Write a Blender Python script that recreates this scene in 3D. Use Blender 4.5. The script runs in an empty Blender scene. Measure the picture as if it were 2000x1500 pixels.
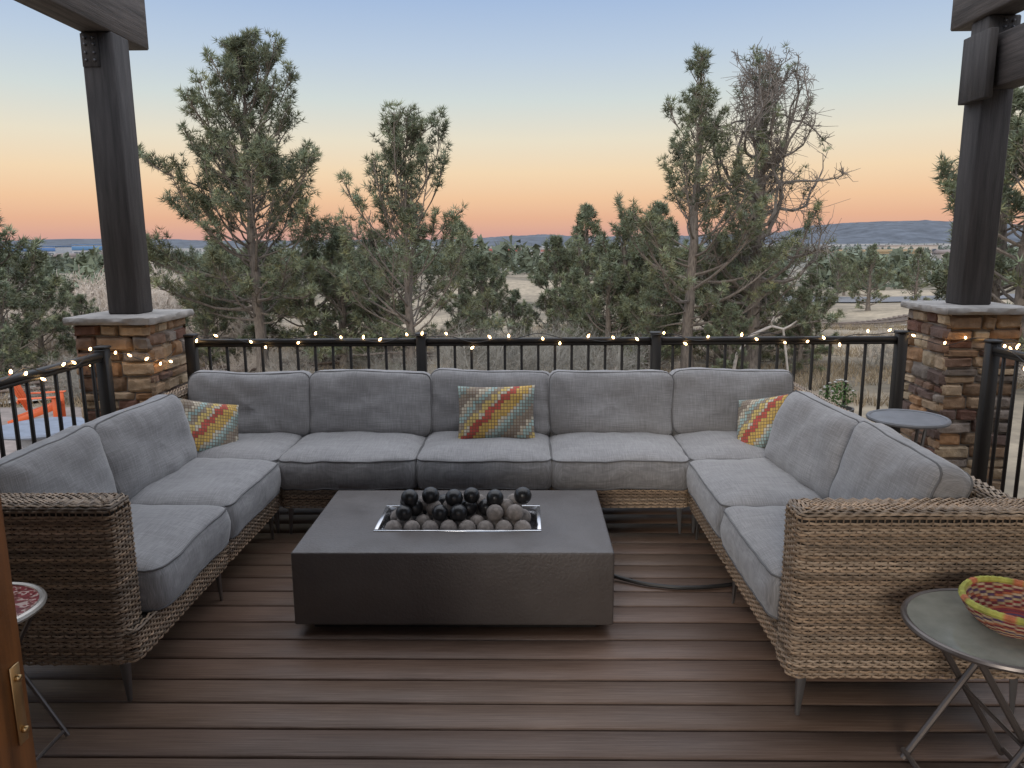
import bpy, math, random
import numpy as np
from mathutils import Matrix, Vector, noise as mnoise
rnd=random.Random(7)
C=bpy.context.scene.collection
def s(r,g,b):
    f=lambda c:(c/255/12.92) if c/255<=.04045 else ((c/255+.055)/1.055)**2.4
    return (f(r),f(g),f(b))
# ------------------------------------------------------------ materials
def nt(name):
    m=bpy.data.materials.new(name); m.use_nodes=True
    t=m.node_tree; b=t.nodes['Principled BSDF']
    return m,t,b
def N(t,typ,**k):
    n=t.nodes.new(typ)
    for a,v in k.items(): setattr(n,a,v)
    return n
def noise(t,scale,stretch=(1,1,1),detail=5,coord='Object',rough=.6):
    tc=N(t,'ShaderNodeTexCoord'); mp=N(t,'ShaderNodeMapping'); mp.inputs['Scale'].default_value=stretch
    t.links.new(tc.outputs[coord],mp.inputs[0])
    n=N(t,'ShaderNodeTexNoise'); n.inputs['Scale'].default_value=scale; n.inputs['Detail'].default_value=detail; n.inputs['Roughness'].default_value=rough
    t.links.new(mp.outputs[0],n.inputs['Vector']); return n
def ramp(t,fac,stops,interp='LINEAR'):
    r=N(t,'ShaderNodeValToRGB'); r.color_ramp.interpolation=interp
    e=r.color_ramp.elements
    while len(e)<len(stops): e.new(.5)
    for i,(p,c) in enumerate(stops):
        e[i].position=p; e[i].color=(*c,1)
    t.links.new(fac,r.inputs[0]); return r
def mixc(t,a,b,fac=None,mode='MIX',f=1.0):
    m=N(t,'ShaderNodeMix',data_type='RGBA',blend_type=mode)
    m.inputs[0].default_value=f
    if fac is not None: t.links.new(fac,m.inputs[0])
    for i,x in ((6,a),(7,b)):
        if isinstance(x,tuple): m.inputs[i].default_value=(*x,1)
        else: t.links.new(x,m.inputs[i])
    return m.outputs[2]
def mat(name,col,rough=.6,metal=0,var=.2,scale=5,stretch=(1,1,1),bump=0,bscale=60,bstretch=(1,1,1),attr=False,spec=.5,col2=None):
    m,t,b=nt(name)
    n=noise(t,scale,stretch)
    c1=tuple(max(0,x*(1-var)) for x in col); c2=col2 or tuple(min(1,x*(1+var)) for x in col)
    r=ramp(t,n.outputs[0],[(.3,c1),(.7,c2)])
    out=r.outputs[0]
    if attr:
        a=N(t,'ShaderNodeAttribute',attribute_name='Col')
        out=mixc(t,out,a.outputs[0],mode='MULTIPLY')
    t.links.new(out,b.inputs['Base Color'])
    b.inputs['Roughness'].default_value=rough; b.inputs['Metallic'].default_value=metal
    b.inputs['Specular IOR Level'].default_value=spec
    if bump:
        n2=noise(t,bscale,bstretch); bp=N(t,'ShaderNodeBump'); bp.inputs['Strength'].default_value=bump; bp.inputs['Distance'].default_value=.01
        t.links.new(n2.outputs[0],bp.inputs['Height']); t.links.new(bp.outputs[0],b.inputs['Normal'])
    return m
def emis(name,col,st):
    m,t,b=nt(name); b.inputs['Base Color'].default_value=(*col,1)
    b.inputs['Emission Color'].default_value=(*col,1); b.inputs['Emission Strength'].default_value=st
    return m
def fabric(name,col):
    m,t,b=nt(name)
    a=noise(t,14,(1,24,1),6); c=noise(t,14,(24,1,1),6); d=noise(t,3,(1,1,1),3)
    md=N(t,'ShaderNodeMath',operation='ADD'); t.links.new(a.outputs[0],md.inputs[0]); t.links.new(c.outputs[0],md.inputs[1])
    m2=N(t,'ShaderNodeMath',operation='MULTIPLY'); t.links.new(md.outputs[0],m2.inputs[0]); m2.inputs[1].default_value=.5
    r=ramp(t,m2.outputs[0],[(.36,tuple(x*.72 for x in col)),(.5,col),(.64,tuple(x*1.35 for x in col))])
    r2=ramp(t,d.outputs[0],[(.3,(.88,.88,.88)),(.7,(1.07,1.07,1.06))])
    t.links.new(mixc(t,r.outputs[0],r2.outputs[0],mode='MULTIPLY'),b.inputs['Base Color'])
    b.inputs['Roughness'].default_value=.9; b.inputs['Specular IOR Level'].default_value=.3
    b.inputs['Sheen Weight'].default_value=.3
    bp=N(t,'ShaderNodeBump'); bp.inputs['Strength'].default_value=.35; bp.inputs['Distance'].default_value=.003
    t.links.new(m2.outputs[0],bp.inputs['Height']); t.links.new(bp.outputs[0],b.inputs['Normal'])
    return m
M_fab=fabric('grey_fabric',(.275,.27,.275)); M_pipe=mat('piping',(.15,.148,.15),.9)
M_wick=mat('wicker',(.325,.252,.19),.48,var=.4,scale=30,stretch=(1,1,4),bump=.3,bscale=200,attr=True)
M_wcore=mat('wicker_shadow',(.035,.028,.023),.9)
M_steel=mat('brushed_steel',(.66,.66,.67),.25,1,.1)
M_legm=mat('satin_leg_metal',(.36,.36,.37),.3,.5,.1)
M_dsteel=mat('dark_steel',(.14,.14,.15),.4,.8,.15)
M_black=mat('black_rail',(.014,.013,.013),.5,0,.2)
M_conc,t,b=nt('dark_concrete')
n=noise(t,3.5,(1,1,1),7);r=ramp(t,n.outputs[0],[(.3,(.072,.061,.056)),(.7,(.108,.094,.088))]);t.links.new(r.outputs[0],b.inputs['Base Color'])
n=noise(t,6,(1,1,1),6);r=ramp(t,n.outputs[0],[(.3,(.34,.34,.34)),(.7,(.54,.54,.54))]);t.links.new(r.outputs[0],b.inputs['Roughness']);b.inputs['Specular IOR Level'].default_value=.8
n=noise(t,90);bp=N(t,'ShaderNodeBump');bp.inputs['Strength'].default_value=.25;bp.inputs['Distance'].default_value=.01;t.links.new(n.outputs[0],bp.inputs['Height']);t.links.new(bp.outputs[0],b.inputs['Normal'])
M_ballg=mat('grey_ceramic',(.25,.22,.2),.75,0,.45,30,bump=.2)
M_ballb=mat('black_ceramic',(.02,.02,.021),.3,0,.4,20)
M_post=mat('stained_timber',(.062,.056,.055),.75,0,.4,6,(6,6,.5),bump=.5,bscale=25,bstretch=(8,8,.4))
M_beam=mat('stained_beam',(.095,.08,.074),.75,0,.55,5,(6,.4,6),bump=.5,bscale=20,bstretch=(8,.4,8))
M_stone=mat('ledge_stone',(.95,.95,.95),.85,0,.35,16,bump=.8,bscale=45,attr=True)
M_mort=mat('mortar',(.24,.21,.18),.95,0,.2)
M_cap=mat('flagstone_cap',(.34,.32,.3),.8,0,.25,9,bump=.6,bscale=30)
M_deck,t,b=nt('deck_boards')
n=noise(t,7,(.6,26,1),8); a=N(t,'ShaderNodeAttribute',attribute_name='Col')
r=ramp(t,n.outputs[0],[(.25,(.088,.052,.036)),(.5,(.148,.094,.067)),(.78,(.225,.153,.116))])
n3=noise(t,1.1,(1,1,1),3); r3=ramp(t,n3.outputs[0],[(.3,(.8,.8,.8)),(.7,(1.15,1.15,1.15))])
t.links.new(mixc(t,mixc(t,r.outputs[0],a.outputs[0],mode='MULTIPLY'),r3.outputs[0],mode='MULTIPLY'),b.inputs['Base Color'])
n4=noise(t,2.2,(1,3,1),5);r4=ramp(t,n4.outputs[0],[(.3,(.4,.4,.4)),(.7,(.58,.58,.58))]);t.links.new(r4.outputs[0],b.inputs['Roughness'])
bp=N(t,'ShaderNodeBump'); bp.inputs['Strength'].default_value=.45; bp.inputs['Distance'].default_value=.004
t.links.new(n.outputs[0],bp.inputs['Height']); t.links.new(bp.outputs[0],b.inputs['Normal'])
M_dark=mat('dark_void',(.012,.01,.009),.95)
M_bark=mat('pine_bark',(.19,.16,.135),.9,0,.45,8,(3,3,.7),bump=.8,bscale=14,bstretch=(3,3,.6))
M_dead=mat('dead_wood',(.19,.168,.15),.9,0,.35,6)
M_pale=mat('bleached_wood',(.45,.41,.37),.9,0,.25,6)
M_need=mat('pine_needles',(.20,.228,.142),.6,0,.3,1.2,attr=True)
M_shrub=mat('bare_twigs',(.56,.49,.42),.9,0,.2,2)
M_shrub2=mat('grey_twigs',(.3,.285,.25),.9,0,.3,2)
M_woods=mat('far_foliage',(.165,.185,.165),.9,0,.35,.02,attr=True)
# ------------------------------------------------------------ mesh builder
class MB:
    def __init__(z): z.v=[];z.c=[];z.q=[];z.t=[];z.qm=[];z.tm=[];z.n=0;z.uv=None
    def add(z,v,quads=None,tris=None,mat=0,col=(1,1,1)):
        v=np.asarray(v,float).reshape(-1,3); c=np.asarray(col,float)
        if c.ndim==1: c=np.tile(c,(len(v),1))
        z.v.append(v); z.c.append(c)
        if quads is not None and len(quads):
            q=np.asarray(quads,int).reshape(-1,4)+z.n; z.q.append(q); z.qm.append(np.full(len(q),mat))
        if tris is not None and len(tris):
            q=np.asarray(tris,int).reshape(-1,3)+z.n; z.t.append(q); z.tm.append(np.full(len(q),mat))
        z.n+=len(v)
    def obj(z,name,mats,parent=None,origin=(0,0,0),smooth=True,angle=35,attr=True):
        v=np.concatenate(z.v)-np.array(origin); col=np.concatenate(z.c)
        q=np.concatenate(z.q) if z.q else np.zeros((0,4),int); t=np.concatenate(z.t) if z.t else np.zeros((0,3),int)
        mi=np.concatenate([*z.qm,*z.tm]) if (z.qm or z.tm) else []
        me=bpy.data.meshes.new(name)
        me.vertices.add(len(v)); me.vertices.foreach_set('co',v.ravel())
        nl=len(q)*4+len(t)*3; me.loops.add(nl); me.loops.foreach_set('vertex_index',np.concatenate([q.ravel(),t.ravel()]).astype(np.int32))
        me.polygons.add(len(q)+len(t))
        st=np.concatenate([np.arange(len(q))*4,len(q)*4+np.arange(len(t))*3]).astype(np.int32)
        me.polygons.foreach_set('loop_start',st)
        for m in mats: me.materials.append(m)
        me.polygons.foreach_set('material_index',np.asarray(mi,np.int32))
        me.update(calc_edges=True); me.validate()
        if attr:
            ca=me.color_attributes.new('Col','FLOAT_COLOR','POINT')
            ca.data.foreach_set('color',np.concatenate([col,np.ones((len(col),1))],1).ravel())
        if z.uv is not None:
            u=me.uv_layers.new(name='UVMap'); vi=np.zeros(len(me.loops),np.int32); me.loops.foreach_get('vertex_index',vi)
            u.data.foreach_set('uv',z.uv[vi].ravel())
        if smooth:
            me.polygons.foreach_set('use_smooth',np.ones(len(me.polygons),bool)); me.set_sharp_from_angle(angle=math.radians(angle))
        o=bpy.data.objects.new(name,me); C.objects.link(o)
        if parent is not None: o.parent=parent
        else: o.location=origin
        return o
def thing(name,label,cat,loc=(0,0,0),group=None):
    o=bpy.data.objects.new(name,None); o.empty_display_size=.1; o.location=loc; C.objects.link(o)
    o['label']=label; o['category']=cat
    if group: o['group']=group
    return o
def tag(o,label,cat,group=None):
    o['label']=label;o['category']=cat
    if group:o['group']=group
    return o
def clone(root,loc,rz=0,sc=1,label=None):
    def rec(o,par):
        c=o.copy(); C.objects.link(c)
        if par is not None: c.parent=par
        for ch in kids[o.name]: rec(ch,c)
        return c
    kids={}
    def coll(o):
        kids[o.name]=list(o.children)
        for ch in kids[o.name]: coll(ch)
    coll(root)
    n=rec(root,None); n.location=loc; n.rotation_euler=(0,0,rz); n.scale=(sc,sc,sc) if not isinstance(sc,tuple) else sc
    if label:n['label']=label
    return n
def Rz(a):c,d=math.cos(a),math.sin(a);return np.array([[c,-d,0],[d,c,0],[0,0,1.]])
def Rx(a):c,d=math.cos(a),math.sin(a);return np.array([[1,0,0],[0,c,-d],[0,d,c.real]])
def Ry(a):c,d=math.cos(a),math.sin(a);return np.array([[c,0,d],[0,1,0],[-d,0,c]])
_sg=[(a,b_,c) for a in(-1,1) for b_ in(-1,1) for c in(-1,1)]; _ix={g:i for i,g in enumerate(_sg)}
def _unit(bx,by,bz):
    V=[]
    for g in _sg:
        for a in range(3):
            V.append([g[k]*(1 if k==a else 1-(bx,by,bz)[k]) for k in range(3)])
    return np.array(V,float)
def _topo():
    Q=[];T=[];U=_unit(.2,.2,.2)
    for a in range(3):
        o1,o2=[k for k in range(3) if k!=a]
        for sg in(-1,1):
            f=[]
            for p,q in((-1,-1),(1,-1),(1,1),(-1,1)):
                g=[0,0,0];g[a]=sg;g[o1]=p;g[o2]=q;f.append(_ix[tuple(g)]*3+a)
            Q.append(f)
        for p in(-1,1):
            for q in(-1,1):
                g1=[0,0,0];g1[a]=-1;g1[o1]=p;g1[o2]=q;g2=list(g1);g2[a]=1
                i,j=_ix[tuple(g1)]*3,_ix[tuple(g2)]*3
                Q.append([i+o1,j+o1,j+o2,i+o2])
    for i in range(8):T.append([i*3,i*3+1,i*3+2])
    def fix(F):
        out=[]
        for f in F:
            p=U[f];n=np.cross(p[1]-p[0],p[2]-p[0])
            out.append(f if n@p.mean(0)>0 else f[::-1])
        return out
    return np.array(fix(Q)),np.array(fix(T))
BQ,BT=_topo()
def box(M,c,sz,bev=.003,R=None,mat=0,col=(1,1,1)):
    h=np.array(sz,float)/2; b_=[min(.45,bev/x) for x in h]
    v=_unit(*b_)*h
    if R is not None: v=v@R.T
    M.add(v+np.array(c,float),BQ,BT,mat,col)
def box2(M,x0,x1,y0,y1,z0,z1,**k): box(M,((x0+x1)/2,(y0+y1)/2,(z0+z1)/2),(x1-x0,y1-y0,z1-z0),**k)
def tube(M,P,r,n=6,mat=0,col=(1,1,1),cap=True,closed=False):
    P=np.asarray(P,float);L=len(P);r=np.broadcast_to(np.asarray(r,float),(L,))
    if closed: T=np.roll(P,-1,0)-np.roll(P,1,0)
    else: T=np.gradient(P,axis=0)
    T/=np.linalg.norm(T,axis=1)[:,None]+1e-12
    m=np.abs(T).mean(0); ref=np.eye(3)[int(np.argmin(m))]
    A=np.cross(T,ref);A/=np.linalg.norm(A,axis=1)[:,None]+1e-12;B=np.cross(T,A)
    th=np.arange(n)*2*math.pi/n
    V=P[:,None]+r[:,None,None]*(np.cos(th)[None,:,None]*A[:,None]+np.sin(th)[None,:,None]*B[:,None])
    K=L if closed else L-1
    i=np.arange(K)[:,None];j=np.arange(n)[None];i2=(i+1)%L;j2=(j+1)%n
    Q=np.stack([i*n+j,i*n+j2,i2*n+j2,i2*n+j],-1).reshape(-1,4)
    V=V.reshape(-1,3);T3=None
    if cap and not closed:
        V=np.concatenate([V,P[:1],P[-1:]]);a=L*n
        T3=[[a,(k+1)%n,k] for k in range(n)]+[[a+1,(L-1)*n+k,(L-1)*n+(k+1)%n] for k in range(n)]
    M.add(V,Q,T3,mat,col)
def lathe(M,prof,c=(0,0,0),n=32,mat=0,col=(1,1,1)):
    th=np.arange(n)*2*math.pi/n
    V=np.array([[r*math.cos(a),r*math.sin(a),z] for r,z in prof for a in th])+np.array(c)
    L=len(prof);i=np.arange(L-1)[:,None];j=np.arange(n)[None];j2=(j+1)%n
    Q=np.stack([i*n+j,i*n+j2,(i+1)*n+j2,(i+1)*n+j],-1).reshape(-1,4)
    M.add(V,Q,None,mat,col)
def rrect(w,d,r,Np):
    r=max(min(r,w/2-1e-4,d/2-1e-4),1e-4)
    a,b_=w-2*r,d-2*r; q=math.pi*r/2; seg=[a,q,b_,q,a,q,b_,q]; per=sum(seg)
    P=[];Nn=[]
    for k in range(Np):
        s_=per*k/Np; i=0
        while i<7 and s_>seg[i]: s_-=seg[i];i+=1
        f=s_/seg[i] if seg[i]>0 else 0
        cs=[(-a/2,-b_/2),(a/2,-b_/2),(a/2,b_/2),(-a/2,b_/2)]
        if i%2==0:
            e=i//2; n_=[(0,-1),(1,0),(0,1),(-1,0)][e]; c0=cs[e];c1=cs[(e+1)%4]
            p=(c0[0]+(c1[0]-c0[0])*f+n_[0]*r,c0[1]+(c1[1]-c0[1])*f+n_[1]*r)
        else:
            e=i//2; c1=cs[(e+1)%4]; ang=-math.pi/2+e*math.pi/2+f*math.pi/2
            n_=(math.cos(ang),math.sin(ang)); p=(c1[0]+n_[0]*r,c1[1]+n_[1]*r)
        P.append(p);Nn.append(n_)
    return np.array(P),np.array(Nn),per
# ------------------------------------------------------------ wicker
wr=np.random.RandomState(3)
def wicker(M,x0,x1,y0,y1,z0,z1,rnd_top=.04,r=.03,rib=.0205,row=.0088,top=True):
    w,d=x1-x0,y1-y0;cx,cy=(x0+x1)/2,(y0+y1)/2
    per=rrect(w,d,r,8)[2]; Np=int(per/rib*2/4)*4
    rows=[]
    zz=z0+row/2
    while zz<z1-rnd_top: rows.append((zz,0,0)); zz+=row
    k=max(2,int(rnd_top*math.pi/2/row))
    for i in range(1,k+1):
        a=math.pi/2*i/k; rows.append((z1-rnd_top+rnd_top*math.sin(a),rnd_top*(1-math.cos(a)),a))
    if top:
        ins=rnd_top+row
        while ins<min(w,d)/2-row*.3: rows.append((z1,ins,math.pi/2)); ins+=row
    th=np.arange(5)*2*math.pi/5; kk=np.arange(Np)
    bulge=np.cumsum(wr.normal(0,.0006,(len(rows))));bulge-=bulge.mean()
    for ri,(z,ins,ph) in enumerate(rows):
        P,Nn,_=rrect(w-2*ins,d-2*ins,max(r-ins,.004),Np)
        n3=np.concatenate([Nn*math.cos(ph),np.full((Np,1),math.sin(ph))],1)
        u3=np.concatenate([-Nn*math.sin(ph),np.full((Np,1),math.cos(ph))],1)
        amp=.0038*np.cos(math.pi*kk/2+ri*math.pi)
        wob=np.interp(kk,np.linspace(0,Np,14),wr.normal(0,.0010,14))
        c=np.concatenate([P,np.full((Np,1),z)],1)+n3*(amp+bulge[ri]*.5)[:,None]+u3*(wob+wr.normal(0,.0005,Np))[:,None]
        a_,b_=.0031,row*.46
        V=c[:,None]+np.cos(th)[None,:,None]*a_*n3[:,None]+np.sin(th)[None,:,None]*b_*u3[:,None]
        i=np.arange(Np)[:,None];j=np.arange(5)[None];i2=(i+1)%Np;j2=(j+1)%5
        Q=np.stack([i*5+j,i2*5+j,i2*5+j2,i*5+j2],-1).reshape(-1,4)
        g=wr.uniform(.6,1.35); seg=np.interp(kk,np.linspace(0,Np,9),wr.uniform(.7,1.3,9))
        hue=wr.uniform(-.06,.06)
        cc=np.repeat(g*seg,5)[:,None]*np.array([[1.05+hue,1,.93-hue]])
        M.add(V.reshape(-1,3)+np.array([cx,cy,0]),Q,None,0,cc)
    P,Nn,_=rrect(w,d,r,Np)
    for k in range(0,Np,2):
        p=P[k]+np.array([cx,cy])
        tube(M,[[p[0],p[1],z0],[p[0],p[1],z1-rnd_top*.6]],.0028,3,0,(.6,.55,.5),cap=False)
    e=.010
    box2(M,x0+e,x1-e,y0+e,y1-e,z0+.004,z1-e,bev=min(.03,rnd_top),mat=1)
def leg(M,x,y,h,sx,sy):
    box2(M,x-.03 if sx<0 else x-.01,x+.01 if sx<0 else x+.03,y-.01,y+.03,h-.012,h-.002,bev=.002)
    v=[];w=.028
    for z,ww in((h-.006,w),(0,.011)):
        X=[x,x+sx*ww,x+sx*ww,x+sx*.004,x+sx*.004,x];Y=[y,y,y+sy*.004,y+sy*.004,y+sy*ww,y+sy*ww]
        v+= [[a,b_,z] for a,b_ in zip(X,Y)]
    q=[[i,(i+1)%6,6+(i+1)%6,6+i] for i in range(6)]
    q+=[[0,1,2,3],[0,3,4,5],[6,7,8,9],[6,9,10,11]]
    M.add(v,q)
# ------------------------------------------------------------ cushions
def cushion(w,d,h,seed,bottom_flat=True,dome=.3,puff=1.0,wr_=.006):
    Np=88;P,Nn,_=rrect(w,d,.05,Np)
    rr=random.Random(seed);off=Vector((rr.uniform(0,50),rr.uniform(0,50),seed*1.7))
    S=[1,.985,.96,.92,.86,.78,.68,.56,.42,.28,.14]; hz=h/2*(1-dome)
    P=P.copy()
    for k in range(Np):
        q=mnoise.noise(Vector((P[k][0]*4,P[k][1]*4,9))+off)*(.014 if not bottom_flat else .006);P[k]+=Nn[k]*q
    V=[]
    for sg in (1,-1):
        for sc in S:
            for k in range(Np):
                x,y=P[k]*sc; dm=dome*h*(1-sc**5)**.75*puff
                if sg<0 and bottom_flat: dm*=.05
                nz=mnoise.noise(Vector((x*5,y*5,0))+off)*wr_*2.2*(1 if sc<1 else .6)+mnoise.noise(Vector((x*14,y*14,3))+off)*wr_*.8
                base=hz if sg>0 else (h/2 if bottom_flat else hz)
                V.append([x,y,sg*(base+dm)+nz])
        V.append([0,0,sg*((hz if sg>0 or not bottom_flat else h/2)+dome*h*puff*(.05 if (sg<0 and bottom_flat) else 1))])
    ring=len(S)*Np+1;V=np.array(V);Q=[];T=[]
    for si,b0 in((1,0),(-1,ring)):
        for a in range(len(S)-1):
            for k in range(Np):
                k2=(k+1)%Np;f=[b0+a*Np+k,b0+a*Np+k2,b0+(a+1)*Np+k2,b0+(a+1)*Np+k]
                Q.append(f if si>0 else f[::-1])
        for k in range(Np):
            f=[b0+(len(S)-1)*Np+k,b0+(len(S)-1)*Np+(k+1)%Np,b0+ring-1];T.append(f if si>0 else f[::-1])
    top=V[:Np];bot=V[ring:ring+Np]
    side=[];m=5
    for i in range(1,m):
        f=i/m; bulge=.014*math.sin(math.pi*f)
        for k in range(Np):
            p=top[k]*(1-f)+bot[k]*f
            nb=mnoise.noise(Vector((p[0]*9,p[1]*9,f*3))+off)*.008
            side.append([p[0]+Nn[k][0]*(bulge+nb),p[1]+Nn[k][1]*(bulge+nb),p[2]])
    b0=len(V);V=np.concatenate([V,side])
    idx=[np.arange(Np)]+[b0+i*Np+np.arange(Np) for i in range(m-1)]+[ring+np.arange(Np)]
    for a in range(m):
        for k in range(Np):
            k2=(k+1)%Np;Q.append([idx[a+1][k],idx[a+1][k2],idx[a][k2],idx[a][k]])
    return V,Q,T,top,bot
def add_cushion(name,parent,origin,w,d,h,seed,loc,R=None,**k):
    V,Q,T,top,bot=cushion(w,d,h,seed,**k);M=MB()
    M.add(V,Q,T,0);tube(M,top,.004,6,1,closed=True);tube(M,bot,.004,6,1,closed=True)
    o=M.obj(name,[M_fab,M_pipe],parent,(0,0,0),angle=60,attr=False)
    mt=Matrix.Identity(4)
    if R is not None: mt=Matrix(R.tolist()).to_4x4()
    mt.translation=Vector(loc)-Vector(origin); o.matrix_local=mt
    return o
ZB0,ZB1,ZT=.152,.26,.69
XL0,XL1,XR0,XR1=-2.02,-1.27,.83,1.58; YB0,YB1=3.76,4.50; bt=.08
cnt=[0]
def section(label,x0,x1,y0,y1,backs,arm,seat,bcs,legs,ash=0):
    org=((x0+x1)/2,(y0+y1)/2,0); g=.003
    root=thing('sofa_section',label,'sofa',org,'sections of the wicker sectional sofa')
    M=MB();wicker(M,x0+g,x1-g,y0+g,y1-g,ZB0,ZB1,rnd_top=.012,top=False);M.obj('seat_base',[M_wick,M_wcore],root,org,angle=80)
    if arm:
        M=MB();wicker(M,x0+g-.012,x1-g+.012+ash,arm[0],arm[1],ZB0-.002,ZT+.004,rnd_top=.03,r=.028);M.obj('armrest',[M_wick,M_wcore],root,org,angle=80)
    for bk in backs:
        M=MB();ya=y0+g if not arm else arm[1]+.008
        if bk=='L':wicker(M,x0+g,x0+bt,ya,y1-g,ZB1+.002,ZT-.01,rnd_top=.03)
        if bk=='R':wicker(M,x1-bt,x1-g,ya,y1-g,ZB1+.002,ZT-.01,rnd_top=.03)
        if bk=='B':
            xa=x0+g+(bt+.004 if 'L' in backs else 0);xb=x1-g-(bt+.004 if 'R' in backs else 0)
            wicker(M,xa,xb,y1-bt,y1-g,ZB1+.002,ZT-.01,rnd_top=.03)
        M.obj('backrest',[M_wick,M_wcore],root,org,angle=80)
    for lx,ly,a,b_ in legs:
        M=MB();leg(M,lx,ly,ZB0,a,b_);M.obj('leg',[M_legm],root,org,smooth=False)
    sx0,sx1,sy0,sy1=seat;cnt[0]+=1
    add_cushion('seat_cushion',root,org,sx1-sx0-.004,sy1-sy0-.004,.165,cnt[0],((sx0+sx1)/2,(sy0+sy1)/2,ZB1+.002+.0825),dome=.24,wr_=.006)
    for (w,cx,cy,rz,tilt) in bcs:
        cnt[0]+=1
        R=Rz(rz)@Rx(math.radians(90-tilt))@Rz(rnd.uniform(-.02,.02))
        add_cushion('back_cushion',root,org,w,.36,.15,cnt[0],(cx,cy,.584+rnd.uniform(-.006,.006)),R,bottom_flat=False,dome=.3,wr_=.011)
    return root
h_=math.pi/2;d_=math.radians
L1='grey-cushioned wicker sofa section with woven armrest on timber deck'
L2='grey-cushioned armless wicker sofa section joined to its neighbours'
L3='grey-cushioned wicker corner sofa section beside a patterned pillow'
section(L1,XL0,XL1,2.28,3.07,['L'],(2.27,2.41),(XL0+bt+.01,XL1+.02,2.425,3.07),[(.655,-1.80,2.745,h_+.03,14)],[(XL1-.05,2.30,-1,1),(XL1-.03,3.04,-1,-1),(XL0+.03,2.30,1,1),(XL0+.03,3.04,1,-1)],ash=-.045)
section(L2,XL0,XL1,3.07,3.76,['L'],None,(XL0+bt+.01,XL1+.02,3.072,3.755),[(.665,-1.78,3.405,h_-.09,16)],[(XL1-.03,3.72,-1,-1),(XL0+.03,3.10,1,1)])
section(L3,XL0,XL1,YB0,YB1,['L','B'],None,(XL0+bt+.01,XL1,3.757,YB1-bt-.01),[(.69,-1.575,4.30,.0,12)],[(XL1-.03,3.80,-1,1),(XL0+.04,4.45,1,-1)])
sx=[XL1,-.565,.13,XR0]
for i in range(3):
    section(L2,sx[i],sx[i+1],YB0,YB1,['B'],None,(sx[i]+.001,sx[i+1]-.001,3.735,YB1-bt-.01),[(.688,[-.885,-.203,.478][i],4.305+[.0,.02,-.01][i],[.01,-.02,.0][i],[12,15,12][i])],[(sx[i]+.03,3.79,1,1),(sx[i+1]-.03,3.79,-1,1)])
section(L3,XR0,XR1,YB0,YB1,['R','B'],None,(XR0,XR1-bt-.01,3.757,YB1-bt-.01),[(.69,1.165,4.30,.0,12)],[(XR0+.03,3.80,1,1),(XR1-.04,4.45,-1,-1)])
section(L2,XR0,XR1,3.05,3.76,['R'],None,(XR0-.02,XR1-bt-.01,3.052,3.755),[(.675,1.325,3.40,-h_+.10,19)],[(XR0+.03,3.72,1,-1),(XR1-.03,3.10,-1,1)])
section(L1,XR0,XR1,2.22,3.05,['R'],(2.21,2.35),(XR0-.025,XR1-bt-.01,2.365,3.05),[(.68,1.335,2.71,-h_-.03,19)],[(XR0+.03,2.24,1,1),(XR0+.03,3.02,1,-1),(XR1-.03,2.24,-1,1)])
# ------------------------------------------------------------ pillows
M_pil,t,b=nt('checked_pillow_fabric')
uv=N(t,'ShaderNodeTexCoord');vm=N(t,'ShaderNodeVectorMath',operation='MULTIPLY');vm.inputs[1].default_value=(25,18,1)
t.links.new(uv.outputs['UV'],vm.inputs[0])
fl=N(t,'ShaderNodeVectorMath',operation='FLOOR');fr=N(t,'ShaderNodeVectorMath',operation='FRACTION')
t.links.new(vm.outputs[0],fl.inputs[0]);t.links.new(vm.outputs[0],fr.inputs[0])
sp=N(t,'ShaderNodeSeparateXYZ');t.links.new(fl.outputs[0],sp.inputs[0])
wn=N(t,'ShaderNodeTexWhiteNoise');t.links.new(fl.outputs[0],wn.inputs[0])
def ma(op,a,b_=None):
    n=N(t,'ShaderNodeMath',operation=op)
    for i,x in enumerate((a,b_)):
        if x is None: continue
        if isinstance(x,(int,float)): n.inputs[i].default_value=x
        else: t.links.new(x,n.inputs[i])
    return n.outputs[0]
jit=ma('GREATER_THAN',wn.outputs[0],.62)
idx=ma('DIVIDE',ma('ADD',ma('MODULO',ma('ADD',ma('ADD',ma('SUBTRACT',sp.outputs[0],sp.outputs[1]),61),jit),25),.5),25)
rp=ramp(t,idx,[(0,s(150,138,124)),(.1,s(210,200,178)),(.18,s(172,198,192)),(.28,s(165,152,134)),(.34,s(222,196,122)),(.42,s(214,206,186)),(.48,s(202,92,78)),(.6,s(222,184,100)),(.74,s(210,202,180)),(.8,s(172,196,190)),(.88,s(140,156,150)),(.95,s(158,146,128))],'CONSTANT')
sp2=N(t,'ShaderNodeSeparateXYZ');t.links.new(fr.outputs[0],sp2.inputs[0])
ln=ma('MAXIMUM',ma('LESS_THAN',sp2.outputs[0],.16),ma('LESS_THAN',sp2.outputs[1],.16))
vr=ramp(t,wn.outputs[0],[(0,(.75,.75,.75)),(1,(1,1,1))])
t.links.new(mixc(t,mixc(t,rp.outputs[0],vr.outputs[0],mode='MULTIPLY'),s(112,92,76),fac=ln),b.inputs['Base Color']);b.inputs['Roughness'].default_value=.9
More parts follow.
